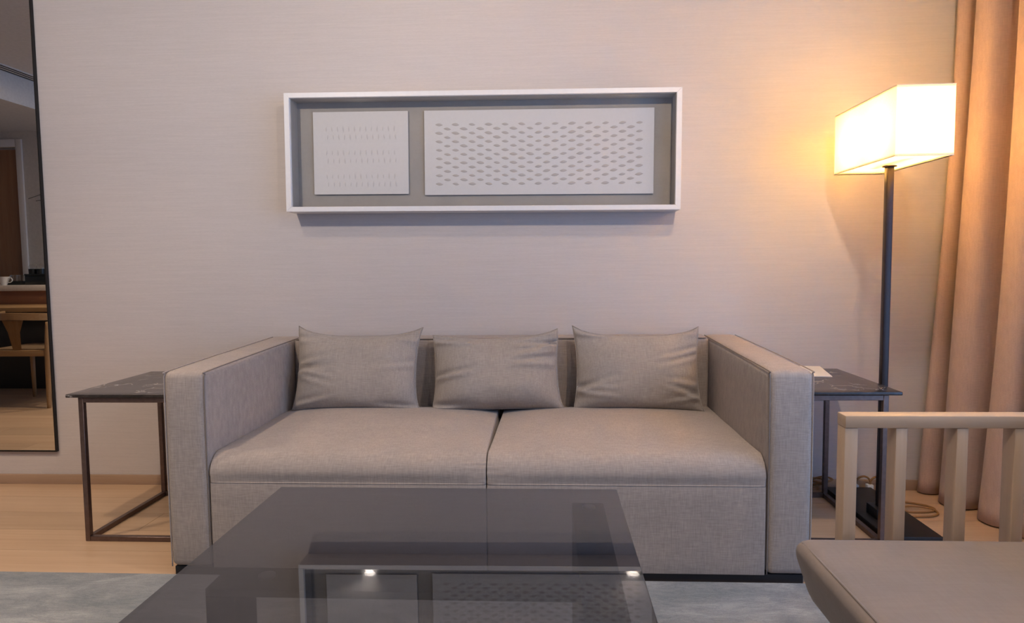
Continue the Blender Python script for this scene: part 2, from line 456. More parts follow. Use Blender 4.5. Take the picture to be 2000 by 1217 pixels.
# ------------------------------------------------------------------ recessed downlights, plus unseen warm ones added as fill
def downlight(x, y, power, label, z=CEIL, aim=None, col=None):
    e = empty('recessed_downlight', (x, y, z), 0, label, 'ceiling light', 'recessed ceiling downlights')
    lathe('trim_ring', [(0.052, 0.0), (0.070, 0.0), (0.072, -0.006), (0.060, -0.010), (0.052, -0.006), (0.052, 0.0)], M['white'], e)
    lathe('lens', [(0.0, -0.0035), (0.0515, -0.003)], LENS if aim else LENS_FILL, e)
    ld = bpy.data.lights.new('downlight_beam', 'SPOT'); ld.energy = power; ld.color = col or (DOWN_COL if aim else WARM_COL)
    ld.spot_size = R(80) if aim else R(124); ld.spot_blend = 0.9; ld.shadow_soft_size = 0.045
    lo = bpy.data.objects.new('downlight_beam', ld); COL.objects.link(lo); lo.parent = e; lo.location = (0, 0, -0.06)
    if aim: lo.rotation_euler = (Vector(aim)-Vector((x, y, z-0.06))).to_track_quat('-Z', 'Y').to_euler()
downlight(-1.605, 0.27, DOWN_W, 'recessed ceiling downlight, left one of the two glints in the glass table', aim=(-1.45, YW, 2.60))
downlight(0.735, 0.20, DOWN_W*1.1, 'recessed ceiling downlight, right one of the two glints in the glass table', aim=(0.45, YW, 2.70), col=(1.0, 0.80, 0.60))
downlight(-1.605, 1.50, WARM_W, 'added unseen warm fill light in the ceiling above the left arm of the sofa')  # unseen pair added to brighten seat tops, rug and floor from above
downlight(0.735, 1.50, WARM_W, 'added unseen warm fill light in the ceiling above the right arm of the sofa')
downlight(-2.75, 1.50, WARM_W*0.85, 'added unseen warm fill light in the ceiling in front of the tall mirror')  # unseen, added as fill from the left for wall and inner arm
downlight(-3.55, 0.95, WARM_W*0.95, 'added unseen warm fill light in the ceiling above the wooden desk shown in the mirror')  # unseen, added to brighten the corner that the mirror reflects

# ================================================================== RUG
def rug():
    x0, x1, y0, y1, h = -2.9, 1.62, -0.9, 2.158, 0.009
    me = soft_box('rug', (x0, y0, 0.0005), (x1, y1, h), 0.004, (40, 30, 1))
    o = obj('area_rug', me, M['rug'])
    tag(o, 'large blue-grey low-pile rug under the glass coffee table', 'rug')
rug()

# ================================================================== SOFA
def sofa():
    S = empty('sofa', (-0.22, 2.62, 0), 0, 'long taupe linen sofa with square arms and two seat cushions', 'sofa')
    ox, oy = S.location.x, S.location.y
    def L(p): return (p[0]-ox, p[1]-oy, p[2])
    yf, yb = 2.165, 3.09
    def slope(p):       # arms and back rise slightly to the rear
        q = p.copy(); q.z += 0.022*((p.y+oy)-yf)/0.9*(p.z/0.7); return q
    def arm(x0, x1, inner, sgn):
        def d(p):
            q = slope(p)
            u = ((p.y+oy)-yf)/(yb-yf); v = (p.z-0.03)/0.67; w = (p.x+ox-x0)/(x1-x0)
            q.x += (w-0.5)*2*0.006*math.sin(math.pi*min(max(u, 0), 1))*math.sin(math.pi*min(max(v, 0), 1))
            q.y -= 0.004*math.sin(math.pi*min(max(v, 0), 1))*(1-u)
            q.z += 0.003*mnoise.noise(Vector((p.x*9, p.y*5, 3)))*(1 if v > 0.9 else 0)
            return q
        a = obj('arm', soft_box('arm', L((x0, yf, 0.028)), L((x1, yb, 0.704)), 0.024, (4, 14, 10), d), M['sofa'], S)
        # piped seams: along both long edges of the wrapped front-and-top band
        for xs in (x0+0.004, x1-0.004):
            pts = [(xs, yf+0.005, 0.03), (xs, yf+0.003, 0.2), (xs, yf+0.002, 0.45), (xs, yf+0.004, 0.66), (xs, yf+0.012, 0.693), (xs, yf+0.035, 0.702), (xs, 2.6, 0.711+0.0025*math.sin(xs*9)), (xs, yb-0.02, 0.7235)]
            tube('piping', [L(p) for p in catmull(pts, 6)], 0.0022, M['piping'] if abs(xs-inner) < 0.01 else M['sofa'], a, 6)
    arm(-1.297, -1.150, -1.150, 1); arm(0.706, 0.851, 0.706, -1)
    bk = obj('backrest', soft_box('backrest', L((-1.149, 2.955, 0.10)), L((0.705, yb, 0.706)), 0.018, (24, 3, 8), slope), M['sofa'], S)
    tube('piping', [L((-1.14+1.83*i/20, 2.957, 0.7235)) for i in range(21)], 0.0025, M['piping'], bk, 6)
    # seat cushions, crowned, with a soft rolled front
    def cushion(x0, x1, seed):
        zt, rr = 0.420, 0.070
        def d(p):
            q = p.copy(); u = (p.x+ox-x0)/(x1-x0); v = ((p.y+oy)-yf)/0.79
            dy, dz = p.y+oy-yf, zt-p.z
            if dy < rr and dz < rr:                                  # rolled front edge
                a_, b_ = dy-rr, rr-dz; L_ = math.hypot(a_, b_)
                if L_ > 1e-6:
                    k = max(abs(a_), abs(b_)); k = (rr if k > rr*0.93 else k)/L_; q.y = yf-oy+rr+a_*k; q.z = zt-rr+b_*k
            top = min(1, max(0, (p.z-0.35)/0.06))
            cu = max(0.0, 1-abs(2*u-1)**3.2); ss = lambda t: (lambda c: c*c*(3-2*c))(min(1.0, max(0.0, t))); cv = ss(v/0.42)*ss((1-v)/0.2)
            q.z += top*(0.026*cu*cv)
            q.y -= 0.005*cu*ss(1-v*5)*ss((p.z-0.327)/0.04)
            # little pulls where the two cushions press together at the front
            e = abs(u-(1 if seed == 0 else 0))
            if e < 0.11 and v < 0.12 and p.z > 0.333:
                q.y += 0.0034*mnoise.noise(Vector((p.x*9, 5+seed*3, p.z*85)))*(1-e/0.11)
            if e < 0.06: q.x += (-1 if seed == 0 else 1)*0.012*max(0, v-0.05)*(1-e/0.06)*top
            q.z += 0.0035*mnoise.noise(Vector((p.x*3.5+seed*7, p.y*4, 1)))*top
            return q
        ya = [yf-oy+t for t in (0, 0.003, 0.006, 0.012, 0.02, 0.028, 0.036, 0.044, 0.052, 0.06, 0.069, 0.078, 0.088, 0.10)] + [yf-oy+0.12+0.66*i/16 for i in range(17)] + [2.962-oy-0.008, 2.962-oy]
        za = [0.325+0.095*i/18 for i in range(19)]
        c = obj('seat_cushion', soft_box('seat_cushion', L((x0, yf, 0.325)), L((x1, 2.962, 0.420)), 0.006, (34, 20, 5), d, True, {1: ya, 2: za}), M['sofa'], S)
    cushion(-1.1465, -0.2085, 0); cushion(-0.2055, 0.7025, 1)
    for i, (x0, x1) in enumerate(((-1.1465, -0.2085), (-0.2055, 0.7025))):
        obj('front_panel', soft_box('front_panel', L((x0, yf+0.001, 0.028)), L((x1, yf+0.10, 0.3243)), 0.003, (12, 2, 6),
            lambda p: Vector((p.x, p.y-0.001*math.sin(math.pi*min(max((p.z-0.03)/0.3, 0), 1)), p.z))), M['sofa'], S)
    box('plinth', L((-1.285, yf+0.008, 0.0)), L((0.828, yb-0.02, 0.0285)), M['plinth'], S)
sofa()

# ------------------------------------------------------------------ throw pillows
def pillow(cx, w, h, label, seed, tilt, roll, ears, T=0.075, ybase=2.815, zbase=0.432, yaw=0, crease=1.0):
    rnd = random.Random(seed); n, mrows = 56, 44; V = []; F = []
    folds = [(rnd.uniform(-1, 1), rnd.uniform(-1, 1), rnd.uniform(-0.5, 0.5), rnd.uniform(0.5, 1)) for _ in range(11)]
    def pt(u, v, side):
        au, av = abs(u), abs(v)
        # sides pull in between the four corners
        X = w/2*u*(1-0.055*(1-av**2)**1.0 ) ; Z = h/2*v*(1-0.15*(1-au**2.0)*(1 if v > 0 else 0.25))
        ear = (au*av)**7
        k = (0 if u < 0 else 1) + (0 if v > 0 else 2)
        X += ear*ears[k][0]; Z += ear*ears[k][1]
        prof = max(0, (1-au**3.0))**0.62*max(0, (1-av**2.6))**0.62
        sag = 1.0 + 0.22*(-v)
        Y = T*prof*sag
        wr = 0.0
        # creases gathered in from the side seams and corners
        for a, b, sl, st in folds:
            sx = 1 if a > 0 else -1
            dist = max(0, 1-abs(u-sx)/0.75)
            ph = (v-b) - sl*(u-sx)
            wr += st*crease*0.016*dist*math.exp(-(ph/0.06)**2)*math.sin(min(1, prof*2.2)*math.pi/2)
            wr -= st*crease*0.013*dist*math.exp(-((ph-0.11)/0.06)**2)*math.sin(min(1, prof*2.2)*math.pi/2)
        wr += 0.010*mnoise.noise(Vector((u*1.8+seed, v*1.8, seed*0.7)))*min(1, prof*2)
        Y += wr
        return Vector((X, -Y if side == 0 else Y*0.75, Z))
    for side in (0, 1):
        for j in range(mrows+1):
            for i in range(n+1):
                u = -1+2*i/n; v = -1+2*j/mrows
                u = math.sin(u*math.pi/2)*0.55+u*0.45; v = math.sin(v*math.pi/2)*0.55+v*0.45
                V.append(pt(u, v, side))
    S = (n+1)*(mrows+1)
    for s in (0, 1):
        for j in range(mrows):
            for i in range(n):
                a = s*S + j*(n+1)+i
                F.append((a, a+1, a+n+2, a+n+1))
    me = pmesh('pillow_cover', V, F)
    bm = bmesh.new(); bm.from_mesh(me); bmesh.ops.remove_doubles(bm, verts=bm.verts, dist=0.0004); bmesh.ops.recalc_face_normals(bm, faces=bm.faces); bm.to_mesh(me); bm.free()
    for p in me.polygons: p.use_smooth = True
    e = empty('throw_pillow', (cx, ybase, zbase), 0, label, 'pillow', 'pillows along the sofa back')
    o = obj('pillow_cover', me, M['pillow'], e)
    o.location = (0, math.sin(R(tilt))*h/2, math.cos(R(tilt))*h/2)
    o.rotation_euler = (-R(tilt), R(roll), R(yaw))
    # seam line round the rim
    rim = []
    for i in range(60):
        t = i/60*4; s = int(t); q = t-s
        u, v = ((-1+2*q, -1), (1, -1+2*q), (1-2*q, 1), (-1, 1-2*q))[s]
        rim.append(pt(u, v, 0))
    tube('seam', rim, 0.0022, M['pillow'], o, 5, True)
    return e
pillow(-0.832, 0.545, 0.345, 'taupe linen pillow nearest the left arm of the sofa, with upright ears', 1, 14, 0.6,
       ((0.0, 0.022), (0.012, 0.018), (-0.004, 0.0), (0.012, 0.004)))
pillow(-0.225, 0.555, 0.335, 'creased taupe linen pillow in the middle, slumped over the cushion gap', 2, 17, -1.6,
       ((0.0, 0.0), (-0.006, 0.012), (0.0, 0.006), (0.012, -0.002)), T=0.085, crease=1.7)
pillow(0.377, 0.535, 0.340, 'taupe linen pillow nearest the right arm of the sofa, smooth and lamp-lit', 5, 14, 0.2,
       ((-0.006, 0.024), (0.0, 0.018), (-0.004, 0.0), (0.010, -0.004)))

# ================================================================== FRAMED ART
def art():
    A = empty('framed_art', (-0.294, YW, 1.555), 0, 'wide white box frame with two embossed white paper panels', 'artwork')
    A.rotation_euler = (0, R(0.50), 0)
    w2, h2, dep, fw = 0.879, 0.263, 0.125, 0.024
    # four mitred mouldings
    def bar(pts):
        V = []; F = []
        for y in (-dep, -0.002):
            for x, z in pts: V.append((x, y, z))
        F = [(0, 1, 2, 3), (7, 6, 5, 4)] + [(i, i+4, (i+1) % 4+4, (i+1) % 4) for i in range(4)]
        bm = bmesh.new(); me = pmesh('moulding', V, F, False); bm.from_mesh(me)
        bmesh.ops.bevel(bm, geom=list(bm.edges), offset=0.0012, segments=1, affect='EDGES')
        obj('moulding', to_mesh('moulding', bm, False), M['white'], A)
    i_w, i_h = w2-fw, h2-fw*0.92
    bar([(-w2, h2), (w2, h2), (i_w, i_h), (-i_w, i_h)]); bar([(-w2, -h2), (w2, -h2), (i_w, -i_h), (-i_w, -i_h)])
    bar([(-w2, h2), (-i_w, i_h), (-i_w, -i_h), (-w2, -h2)]); bar([(w2, h2), (i_w, i_h), (i_w, -i_h), (w2, -h2)])
    box('backing', (-w2+0.01, -0.030, -h2+0.01), (w2-0.01, -0.004, h2-0.01), M['backing'], A)
    g0 = 0.0015
    for lo, hi in (((-i_w, -dep+0.018, i_h-g0), (i_w, -0.0305, i_h)), ((-i_w, -dep+0.018, -i_h), (i_w, -0.0305, -i_h+g0)),
                   ((-i_w, -dep+0.018, -i_h+g0), (-i_w+g0, -0.0305, i_h-g0)), ((i_w-g0, -dep+0.018, -i_h+g0), (i_w, -0.0305, i_h-g0))):
        box('liner', lo, hi, M['backing'], A)
    box('glazing', (-i_w+0.0005, -dep+0.014, -i_h+0.0005), (i_w-0.0005, -dep+0.017, i_h-0.0005), M['artglass'], A)
    yb = -0.030
    def panel(x0, x1, z0, z1):
        # paper standing off the backing on spacers, with a faint deckle
        bm = bmesh.new(); add_box(bm, (x0, yb-0.012, z0), (x1, yb-0.008, z1), 0.0008, 1)
        p = obj('paper_panel', to_mesh('paper_panel', bm), M['paper'], A)
        boxes('spacer', [((x0+0.03, yb-0.008, z0+0.03), (x1-0.03, yb, z1-0.03))], M['paper'], p)
        return p
    p1 = panel(-0.777, -0.337, -0.178, 0.196); p2 = panel(-0.263, 0.773, -0.184, 0.196)
    # lens-shaped relief cuts: a scale that lifts away from the paper at its lower lip
    def scale_mesh(w, h, lift, name):
        V = []; F = []; n = 10
        for i in range(n+1):
            t = -1+2*i/n; e = (1-abs(t)**1.8)
            V.append((w/2*t, 0.0, h*0.55*e)); V.append((w/2*t, -lift*e, 0.0)); V.append((w/2*t, -0.0002, -h*0.45*e))
        for i in range(n):
            for k in (0, 1):
                F.append((i*3+k, i*3+k+1, i*3+3+k+1, i*3+3+k))
        return pmesh(name, V, F, True)
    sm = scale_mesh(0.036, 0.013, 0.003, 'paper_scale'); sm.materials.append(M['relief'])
    rnd = random.Random(3)
    for r in range(15):
        nc = 13 if r % 2 == 0 else 12
        for c in range(nc):
            o = obj('paper_scale', sm, None, p2)
            o.location = (-0.263+0.068+0.0752*(c+(0.5 if r % 2 else 0)), yb-0.0121, 0.131-0.0190*r)
            o.rotation_euler = (0, R(rnd.uniform(2, 9)*(1 if c < 6 else -1)), 0)
            s = rnd.uniform(0.88, 1.1); o.scale = (s, 1, s)
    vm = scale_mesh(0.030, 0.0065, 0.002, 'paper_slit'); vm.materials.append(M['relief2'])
    for g in range(3):
        for r in range(2):
            for c in range(13):
                o = obj('paper_slit', vm, None, p1)
                o.location = (-0.777+0.062+0.0262*c+0.006*r, yb-0.0121, 0.118-0.107*g-0.036*r)
                o.rotation_euler = (0, R(90+rnd.uniform(-9, 9)), 0); s = rnd.uniform(0.75, 1.1); o.scale = (s, 1, s)
art()

# ================================================================== WALL MIRROR
def mirror():
    x0, x1, z0, z1 = -3.35, -2.402, 0.162, 2.42
    E_ = empty('wall_mirror', ((x0+x1)/2, YW, z0), 0, 'tall mirror in a thin black frame hung on the left of the wall', 'mirror')
    L = lambda x, y, z: (x-E_.location.x, y-YW, z-z0)
    box('mirror_glass', L(x0+0.006, YW-0.014, z0+0.004), L(x1-0.006, YW-0.003, z1-0.004), M['mirror'], E_)
    f, d = 0.006, 0.018
    for lo, hi in (((x1-f, YW-d, z0), (x1, YW-0.001, z1)), ((x0, YW-d, z0), (x0+f, YW-0.001, z1)),
                   ((x0+f, YW-d, z0), (x1-f, YW-0.001, z0+f)), ((x0+f, YW-d, z1-f), (x1-f, YW-0.001, z1))):
        box('frame_bar', L(*lo), L(*hi), M['black'], E_)
mirror()

# ================================================================== SIDE TABLES
def side_table(xa, xb, y0, y1, label, outer):
    T = empty('side_table', ((xa+xb)/2, (y0+y1)/2, 0), 0, label, 'side table', 'marble-topped side tables')
    L = lambda x, y, z: (x-T.location.x, y-T.location.y, z)
    zt = 0.5755; s = 0.0195; i = 0.045
    top = soft_box('table_top', L(xa, y0, zt-0.013), L(xb, y1, zt), 0.003, (8, 10, 1))
    obj('table_top', top, M['marble'], T)
    X0, X1, Y0, Y1 = xa+i, xb-i, y0+0.006, y1-0.02
    zz = zt-0.0132
    for x in (X0, X1-s):
        for y in (Y0, Y1-s):
            box('leg', L(x, y, 0), L(x+s, y+s, zz), M['bronze'], T, bev=0.0015, seg=1)
    for z0, z1 in ((0.0, s), (zz-s, zz)):
        for y in (Y0, Y1-s): box('rail', L(X0+s, y, z0), L(X1-s, y+s, z1), M['bronze'], T, bev=0.0015, seg=1)
        for x in (X0, X1-s): box('rail', L(x, Y0+s, z0), L(x+s, Y1-s, z1), M['bronze'], T, bev=0.0015, seg=1)
side_table(-1.838, -1.325, 2.428, 2.985, 'marble-topped side table with bronze cube frame left of the sofa', -1)
side_table(0.885, 1.285, 2.475, 3.03, 'marble-topped side table with bronze cube frame beside the floor lamp', 1)
def leaflet():
    bm = bmesh.new(); add_box(bm, (-0.09, -0.10, 0.0), (0.09, 0.10, 0.0012))
    e = empty('leaflet', (1.095, 2.915, 0.5757), R(-8), 'small white leaflet lying on the right marble side table', 'paper')
    obj('sheet', to_mesh('sheet', bm), M['leaflet'], e)
    bm = bmesh.new(); vs = add_box(bm, (-0.09, -0.10, 0.0), (0.09, 0.10, 0.0010))
    for v in vs:
        v.co.z += 0.0015 + (0.012 if v.co.y > 0 else 0.0)
    obj('folded_flap', to_mesh('folded_flap', bm), M['leaflet'], e)
leaflet()

# ================================================================== COFFEE TABLE
def coffee_table():
    h = 0.480; x0, x1, y0, y1 = -0.697, 0.172, 0.48, 1.674
    T = empty('coffee_table', ((x0+x1)/2, (y0+y1)/2, 0.009), 0, 'low coffee table with smoked glass top on black slab base', 'coffee table')
    L = lambda x, y, z: (x-T.location.x, y-T.location.y, z-0.009)
    bm = bmesh.new(); add_box(bm, L(x0, y0, h-0.010), L(x1, y1, h), 0.0012, 1)
    obj('glass_top', to_mesh('glass_top', bm), M['topglass'], T)
    zt = h-0.0145
    box('side_slab', L(0.056, y0+0.06, 0.009), L(0.133, 1.616, zt), M['blackwood'], T, bev=0.002)
    for ya in (1.154, 0.58):
        box('cross_rail', L(-0.629, ya, zt-0.015), L(0.0558, ya+0.089, zt), M['blackwood'], T, bev=0.0015)
        box('leg', L(-0.629, ya, 0.009), L(-0.574, ya+0.089, zt-0.0152), M['blackwood'], T, bev=0.0015)
    for x, yv in ((-0.535, 1.205), (0.095, 1.58), (0.095, 0.60), (-0.535, 0.625)):
        lathe('glass_pad', [(0, 0.0), (0.016, 0.0), (0.016, 0.0042), (0, 0.0042)], M['steel'], T, 20, L(x, yv, zt))
coffee_table()

# ================================================================== FLOOR LAMP
def floor_lamp():
    x0, x1, y0, y1, z0, z1 = 1.220, 1.420, 2.45, 2.95, 1.417, 1.664
    px, py = 1.325, 2.70
    F_ = empty('floor_lamp', (px, py, 0), 0, 'lit floor lamp with long box shade on square dark pole', 'lamp')
    L = lambda x, y, z: (x-px, y-py, z)
    box('base_plate', L(1.252, 2.49, 0.0), L(1.455, 3.05, 0.030), M['black'], F_, bev=0.002)
    box('pole_foot', L(px-0.032, py-0.045, 0.0302), L(px+0.032, py+0.045, 0.070), M['black'], F_, bev=0.002)
    s = 0.0128
    box('pole', L(px-s, py-s, 0.0705), L(px+s, py+s, z0-0.003), M['pole'], F_, bev=0.002)
    # open-topped linen box, one continuous sheet
    sh = 0.0
    V = [L(x, y, z) for z in (z0, z1) for x, y in ((x0, y0), (x1, y0), (x1, y1), (x0, y1))]
    obj('shade', pmesh('shade', V, [(0, 1, 5, 4), (1, 2, 6, 5), (2, 3, 7, 6), (3, 0, 4, 7)], False), M['shade'], F_)
    t = 0.0008
    for z in (z0, z1-0.003):
        boxes('shade_trim', [(L(x0-t, y0-t, z), L(x1+t, y0, z+0.003)), (L(x0-t, y1, z), L(x1+t, y1+t, z+0.003)),
                             (L(x0-t, y0, z), L(x0, y1, z+0.003)), (L(x1, y0, z), L(x1+t, y1, z+0.003))], M['trim'], F_)
    bm = bmesh.new(); vs = [bm.verts.new(L(x, y, z0+0.008)) for x, y in ((x0, y0), (x1, y0), (x1, y1), (x0, y1))]; bm.faces.new(vs)
    obj('diffuser', to_mesh('diffuser', bm), M['shade'], F_)
    lathe('finial_washer', [(0, 0), (0.026, 0), (0.026, 0.004), (0, 0.004)], M['pole'], F_, 24, L(px, py, z0-0.003))
    box('stem', L(px-0.008, py-0.008, z0+0.009), L(px+0.008, py+0.008, z0+0.05), M['steel'], F_)
    box('socket_bar', L(px-0.01, py-0.13, z0+0.051), L(px+0.01, py+0.13, z0+0.063), M['steel'], F_)
    for dy in (-0.115, 0.115):
        b = lathe('bulb', [(0, 0), (0.012, 0.002), (0.014, 0.02), (0.028, 0.045), (0.030, 0.062), (0.022, 0.082), (0, 0.09)], BULB, F_, 20, L(px, py+dy, z0+0.064))
    bm = bmesh.new(); vs = [bm.verts.new(L(x, y, z1-0.008)) for x, y in ((x0, y0), (x1, y0), (x1, y1), (x0, y1))]; bm.faces.new(vs)
    obj('top_cover', to_mesh('top_cover', bm), M['cover'], F_)
    tube('lamp_cord', [L(*p) for p in catmull([(1.4555, 2.95, 0.012), (1.50, 2.935, 0.006), (1.56, 2.925, 0.005), (1.612, 2.89, 0.005), (1.622, 2.845, 0.005), (1.58, 2.815, 0.005),
     (1.50, 2.815, 0.005), (1.475, 2.84, 0.012), (1.53, 2.855, 0.014), (1.60, 2.84, 0.011), (1.61, 2.80, 0.005), (1.56, 2.765, 0.005), (1.47, 2.76, 0.005)], 8)], 0.0042, M['brasscord'], F_)
floor_lamp()
cord2 = []
rc = random.Random(8)
cord2 = [(1.18+0.09*math.cos(a*0.9)+rc.uniform(-.015, .015), 3.055+0.022*math.sin(a*1.3), 0.012+0.055*abs(math.sin(a*0.55))+rc.uniform(0, .01)) for a in [i*0.75 for i in range(22)]]
tag(tube('cable_bundle', catmull(cord2, 6), 0.0042, M['brasscord']), 'tangled gold cable heaped against the skirting behind the side table', 'cable')
def plug(x, label):
    e = empty('power_plug', (x, 3.075, 0.006), 0, label, 'plug')
    box('plug_body', (-0.014, -0.014, 0), (0.014, 0.014, 0.03), M['china'], e, bev=0.004)
    tube('plug_cord', catmull([(0, 0, 0.03), (0.012, 0, 0.055), (0.04, 0, 0.066), (0.065, 0, 0.05), (0.075, 0, 0.0)], 6), 0.0045, M['brasscord'], e, 6)
plug(1.395, 'small white plug with looped cord at the skirting behind the lamp base')
plug(1.46, 'small white plug with looped cord at the skirting, the one nearer the curtain')

# ================================================================== CURTAIN
def curtain():
    ns, nz = 260, 44; V = []; F = []
    top, bot = CEIL-0.002, 0.006
    for k in range(nz+1):
        tz = k/nz; z = top + (bot-top)*tz
        for i in range(ns+1):
            s = i/ns
            yy = 3.085 - 0.95*s
            flare = tz**1.6
            xb = 1.85 + 0.085*s - (0.085-0.06*s)*flare
            ph = 2*math.pi*(5.6*s + 0.14*math.sin(8*s+1.0) + 0.03*math.sin(3*tz+7*s)) + 2.6
            amp = (0.076+0.022*math.sin(7*s+0.4))*(0.82+0.30*flare)
            env = min(1, s/0.03)
            x = xb + amp*math.cos(ph)*1.0
            yo = -0.030*math.sin(2*ph)*(0.7+0.4*flare)
            sh = 0.008*math.sin(6*tz+11*s)*flare
            V.append((min(x+sh, 2.085), min(yy+yo, 3.098), z))
    for k in range(nz):
        for i in range(ns):
            a = k*(ns+1)+i; F.append((a, a+1, a+ns+2, a+ns+1))
    me = pmesh('curtain_cloth', V, F)
    bm = bmesh.new(); bm.from_mesh(me)
    e = empty('curtain', (1.88, 2.6, 0), 0, 'floor-length taupe pleated curtain gathered in the corner by the lamp', 'curtain')
    for v in bm.verts: v.co -= Vector((1.88, 2.6, 0))
    bmesh.ops.solidify(bm, geom=bm.faces[:], thickness=0.003)
    bm.to_mesh(me); bm.free()
    for p in me.polygons: p.use_smooth = True
    obj('curtain_cloth', me, M['curtain'], e)
curtain()

# ================================================================== SLATTED ARMCHAIR (right foreground)
def armchair():
    A = empty('slatted_armchair', (0.98, 1.2, 0.009), 0, 'pale ash armchair with slatted sides and brown-grey seat cushion', 'armchair')
    L = lambda x, y, z: (x-0.98, y-1.2, z-0.009)
    xf, xr = 0.690, 1.37
    for y0 in (1.575, 0.775):
        y1 = y0+0.046
        box('arm_rail', L(xf, y0, 0.663), L(xr, y1, 0.692), M['ash'], A, bev=0.002)
        for i, x in enumerate((xf, 0.806, 0.943, 1.072, 1.205, 1.335)):
            w = 0.026 if i not in (0, 5) else 0.030
            nm = 'post' if i in (0, 5) else 'slat'
            box(nm, L(x, y0+0.002, 0.009 if i in (0, 5) else 0.25), L(x+w, y1-0.002, 0.6628), M['ashv'], A, bev=0.002)
        box('seat_rail', L(xf+0.0302, y0+0.006, 0.19), L(1.3348, y1-0.006, 0.2498), M['ash'], A, bev=0.002)
    box('cross_rail', L(xr-0.06, 0.8212, 0.19), L(xr-0.025, 1.5748, 0.2498), M['ash'], A, bev=0.002)
    box('cross_rail', L(xf+0.035, 0.8212, 0.19), L(xf+0.07, 1.5748, 0.2498), M['ash'], A, bev=0.002)
    def d(p):
        q = p.copy(); x = p.x+0.98; y = p.y+1.2; z = p.z+0.009
        u = (x-0.555)/0.75; v = (y-0.83)/0.725; w = (z-0.25)/0.165
        q.z += 0.010*math.sin(math.pi*min(max(u, 0), 1))*math.sin(math.pi*min(max(v, 0), 1))*max(0, w)
        # front leans back towards the floor
        q.x += 0.055*max(0, 1-w)*max(0, 1-u*3)
        return q
    c = obj('seat_cushion', soft_box('seat_cushion', L(0.550, 0.825, 0.2502), L(1.30, 1.560, 0.417), 0.046, (16, 16, 5), d), M['suede'], A)
    edge = [(0.578, 1.52-0.67*i/14, 0.4100+0.0035*math.sin(math.pi*i/14)) for i in range(15)]
    tube('piping', [L(*p) for p in edge], 0.0028, M['suede'], c, 6)
    obj('back_cushion', soft_box('back_cushion', L(1.17, 0.83, 0.424), L(1.31, 1.55, 0.78), 0.04, (4, 12, 8)), M['suede'], A)
armchair()

# ================================================================== WHAT THE MIRROR SHOWS
def wishbone_chair():
    C = empty('wooden_chair', (-4.03, 1.12, 0), 0, 'golden oak wishbone chair at the desk, seen in the mirror', 'chair')
    # rear of the chair towards +y
    for sx in (-1, 1):
        tube('leg', catmull([(sx*0.235, 0.235, 0.0), (sx*0.238, 0.225, 0.25), (sx*0.236, 0.215, 0.45), (sx*0.225, 0.19, 0.655)], 6),
             [0.013+0.010*math.sin(math.pi*min(1, i/19)) for i in range(19)], M['oakv'], C, 10)
        tube('leg', [(sx*0.235, -0.215, 0.0), (sx*0.232, -0.21, 0.42)], [0.014, 0.020], M['oakv'], C, 10)
        box('side_rail', (sx*0.225-0.010, -0.19, 0.385), (sx*0.225+0.010, 0.20, 0.42), M['oak'], C, bev=0.003)
    box('rear_rail', (-0.215, 0.205, 0.395), (0.215, 0.228, 0.440), M['oak'], C, bev=0.003)
    box('front_rail', (-0.215, -0.22, 0.385), (0.215, -0.20, 0.42), M['oak'], C, bev=0.003)
    obj('seat', soft_box('seat', (-0.215, -0.198, 0.425), (0.215, 0.203, 0.452), 0.008, (6, 6, 1)), M['cordseat'], C)
    # bent armrest-backrest rail with a flat section
    pts = [(-0.285, -0.01, 0.70), (-0.27, 0.08, 0.69), (-0.17, 0.20, 0.695), (0, 0.262, 0.702), (0.20, 0.20, 0.695), (0.27, 0.08, 0.69), (0.285, -0.01, 0.70)]
    cp = catmull(pts, 8); V = []; F = []; n = len(cp)
    for i, p in enumerate(cp):
        tdir = (cp[min(i+1, n-1)]-cp[max(i-1, 0)]).normalized(); nrm = Vector((tdir.y, -tdir.x, 0))
        for a, b in ((-0.012, -0.027), (0.012, -0.027), (0.012, 0.027), (-0.012, 0.027)):
            V.append(p + nrm*a + Vector((0, 0, b)))
    for i in range(n-1):
        for k in range(4): F.append((i*4+k, i*4+(k+1) % 4, i*4+4+(k+1) % 4, i*4+4+k))
    F += [(0, 1, 2, 3), tuple((n-1)*4+k for k in range(4))]
    obj('top_rail', pmesh('top_rail', V, F, False), M['oak'], C)
    # Y-shaped splat
    V = [(-0.034, 0.222, 0.441), (0.034, 0.222, 0.441), (0.048, 0.245, 0.58), (0.085, 0.252, 0.672), (-0.085, 0.252, 0.672), (-0.048, 0.245, 0.58)]
    bm = bmesh.new(); vs = [bm.verts.new(v) for v in V]; bm.faces.new((vs[0], vs[1], vs[2], vs[5])); bm.faces.new((vs[5], vs[2], vs[3], vs[4]))
    bmesh.ops.solidify(bm, geom=bm.faces[:], thickness=0.012)
    obj('splat', to_mesh('splat', bm), M['oakv'], C)
wishbone_chair()
def desk():
    D = empty('desk', (-4.35, 0.80, 0), 0, 'oak desk with thin top behind the wishbone chair, seen in the mirror', 'desk')
    box('desk_top', (-0.95, -0.195, 0.715), (0.95, 0.28, 0.752), M['oak'], D, bev=0.003)
    for x in (-0.9, 0.86):
        for yy in (-0.18, 0.22): box('leg', (x, yy, 0), (x+0.04, yy+0.04, 0.7148), M['oakv'], D, bev=0.003)
desk()
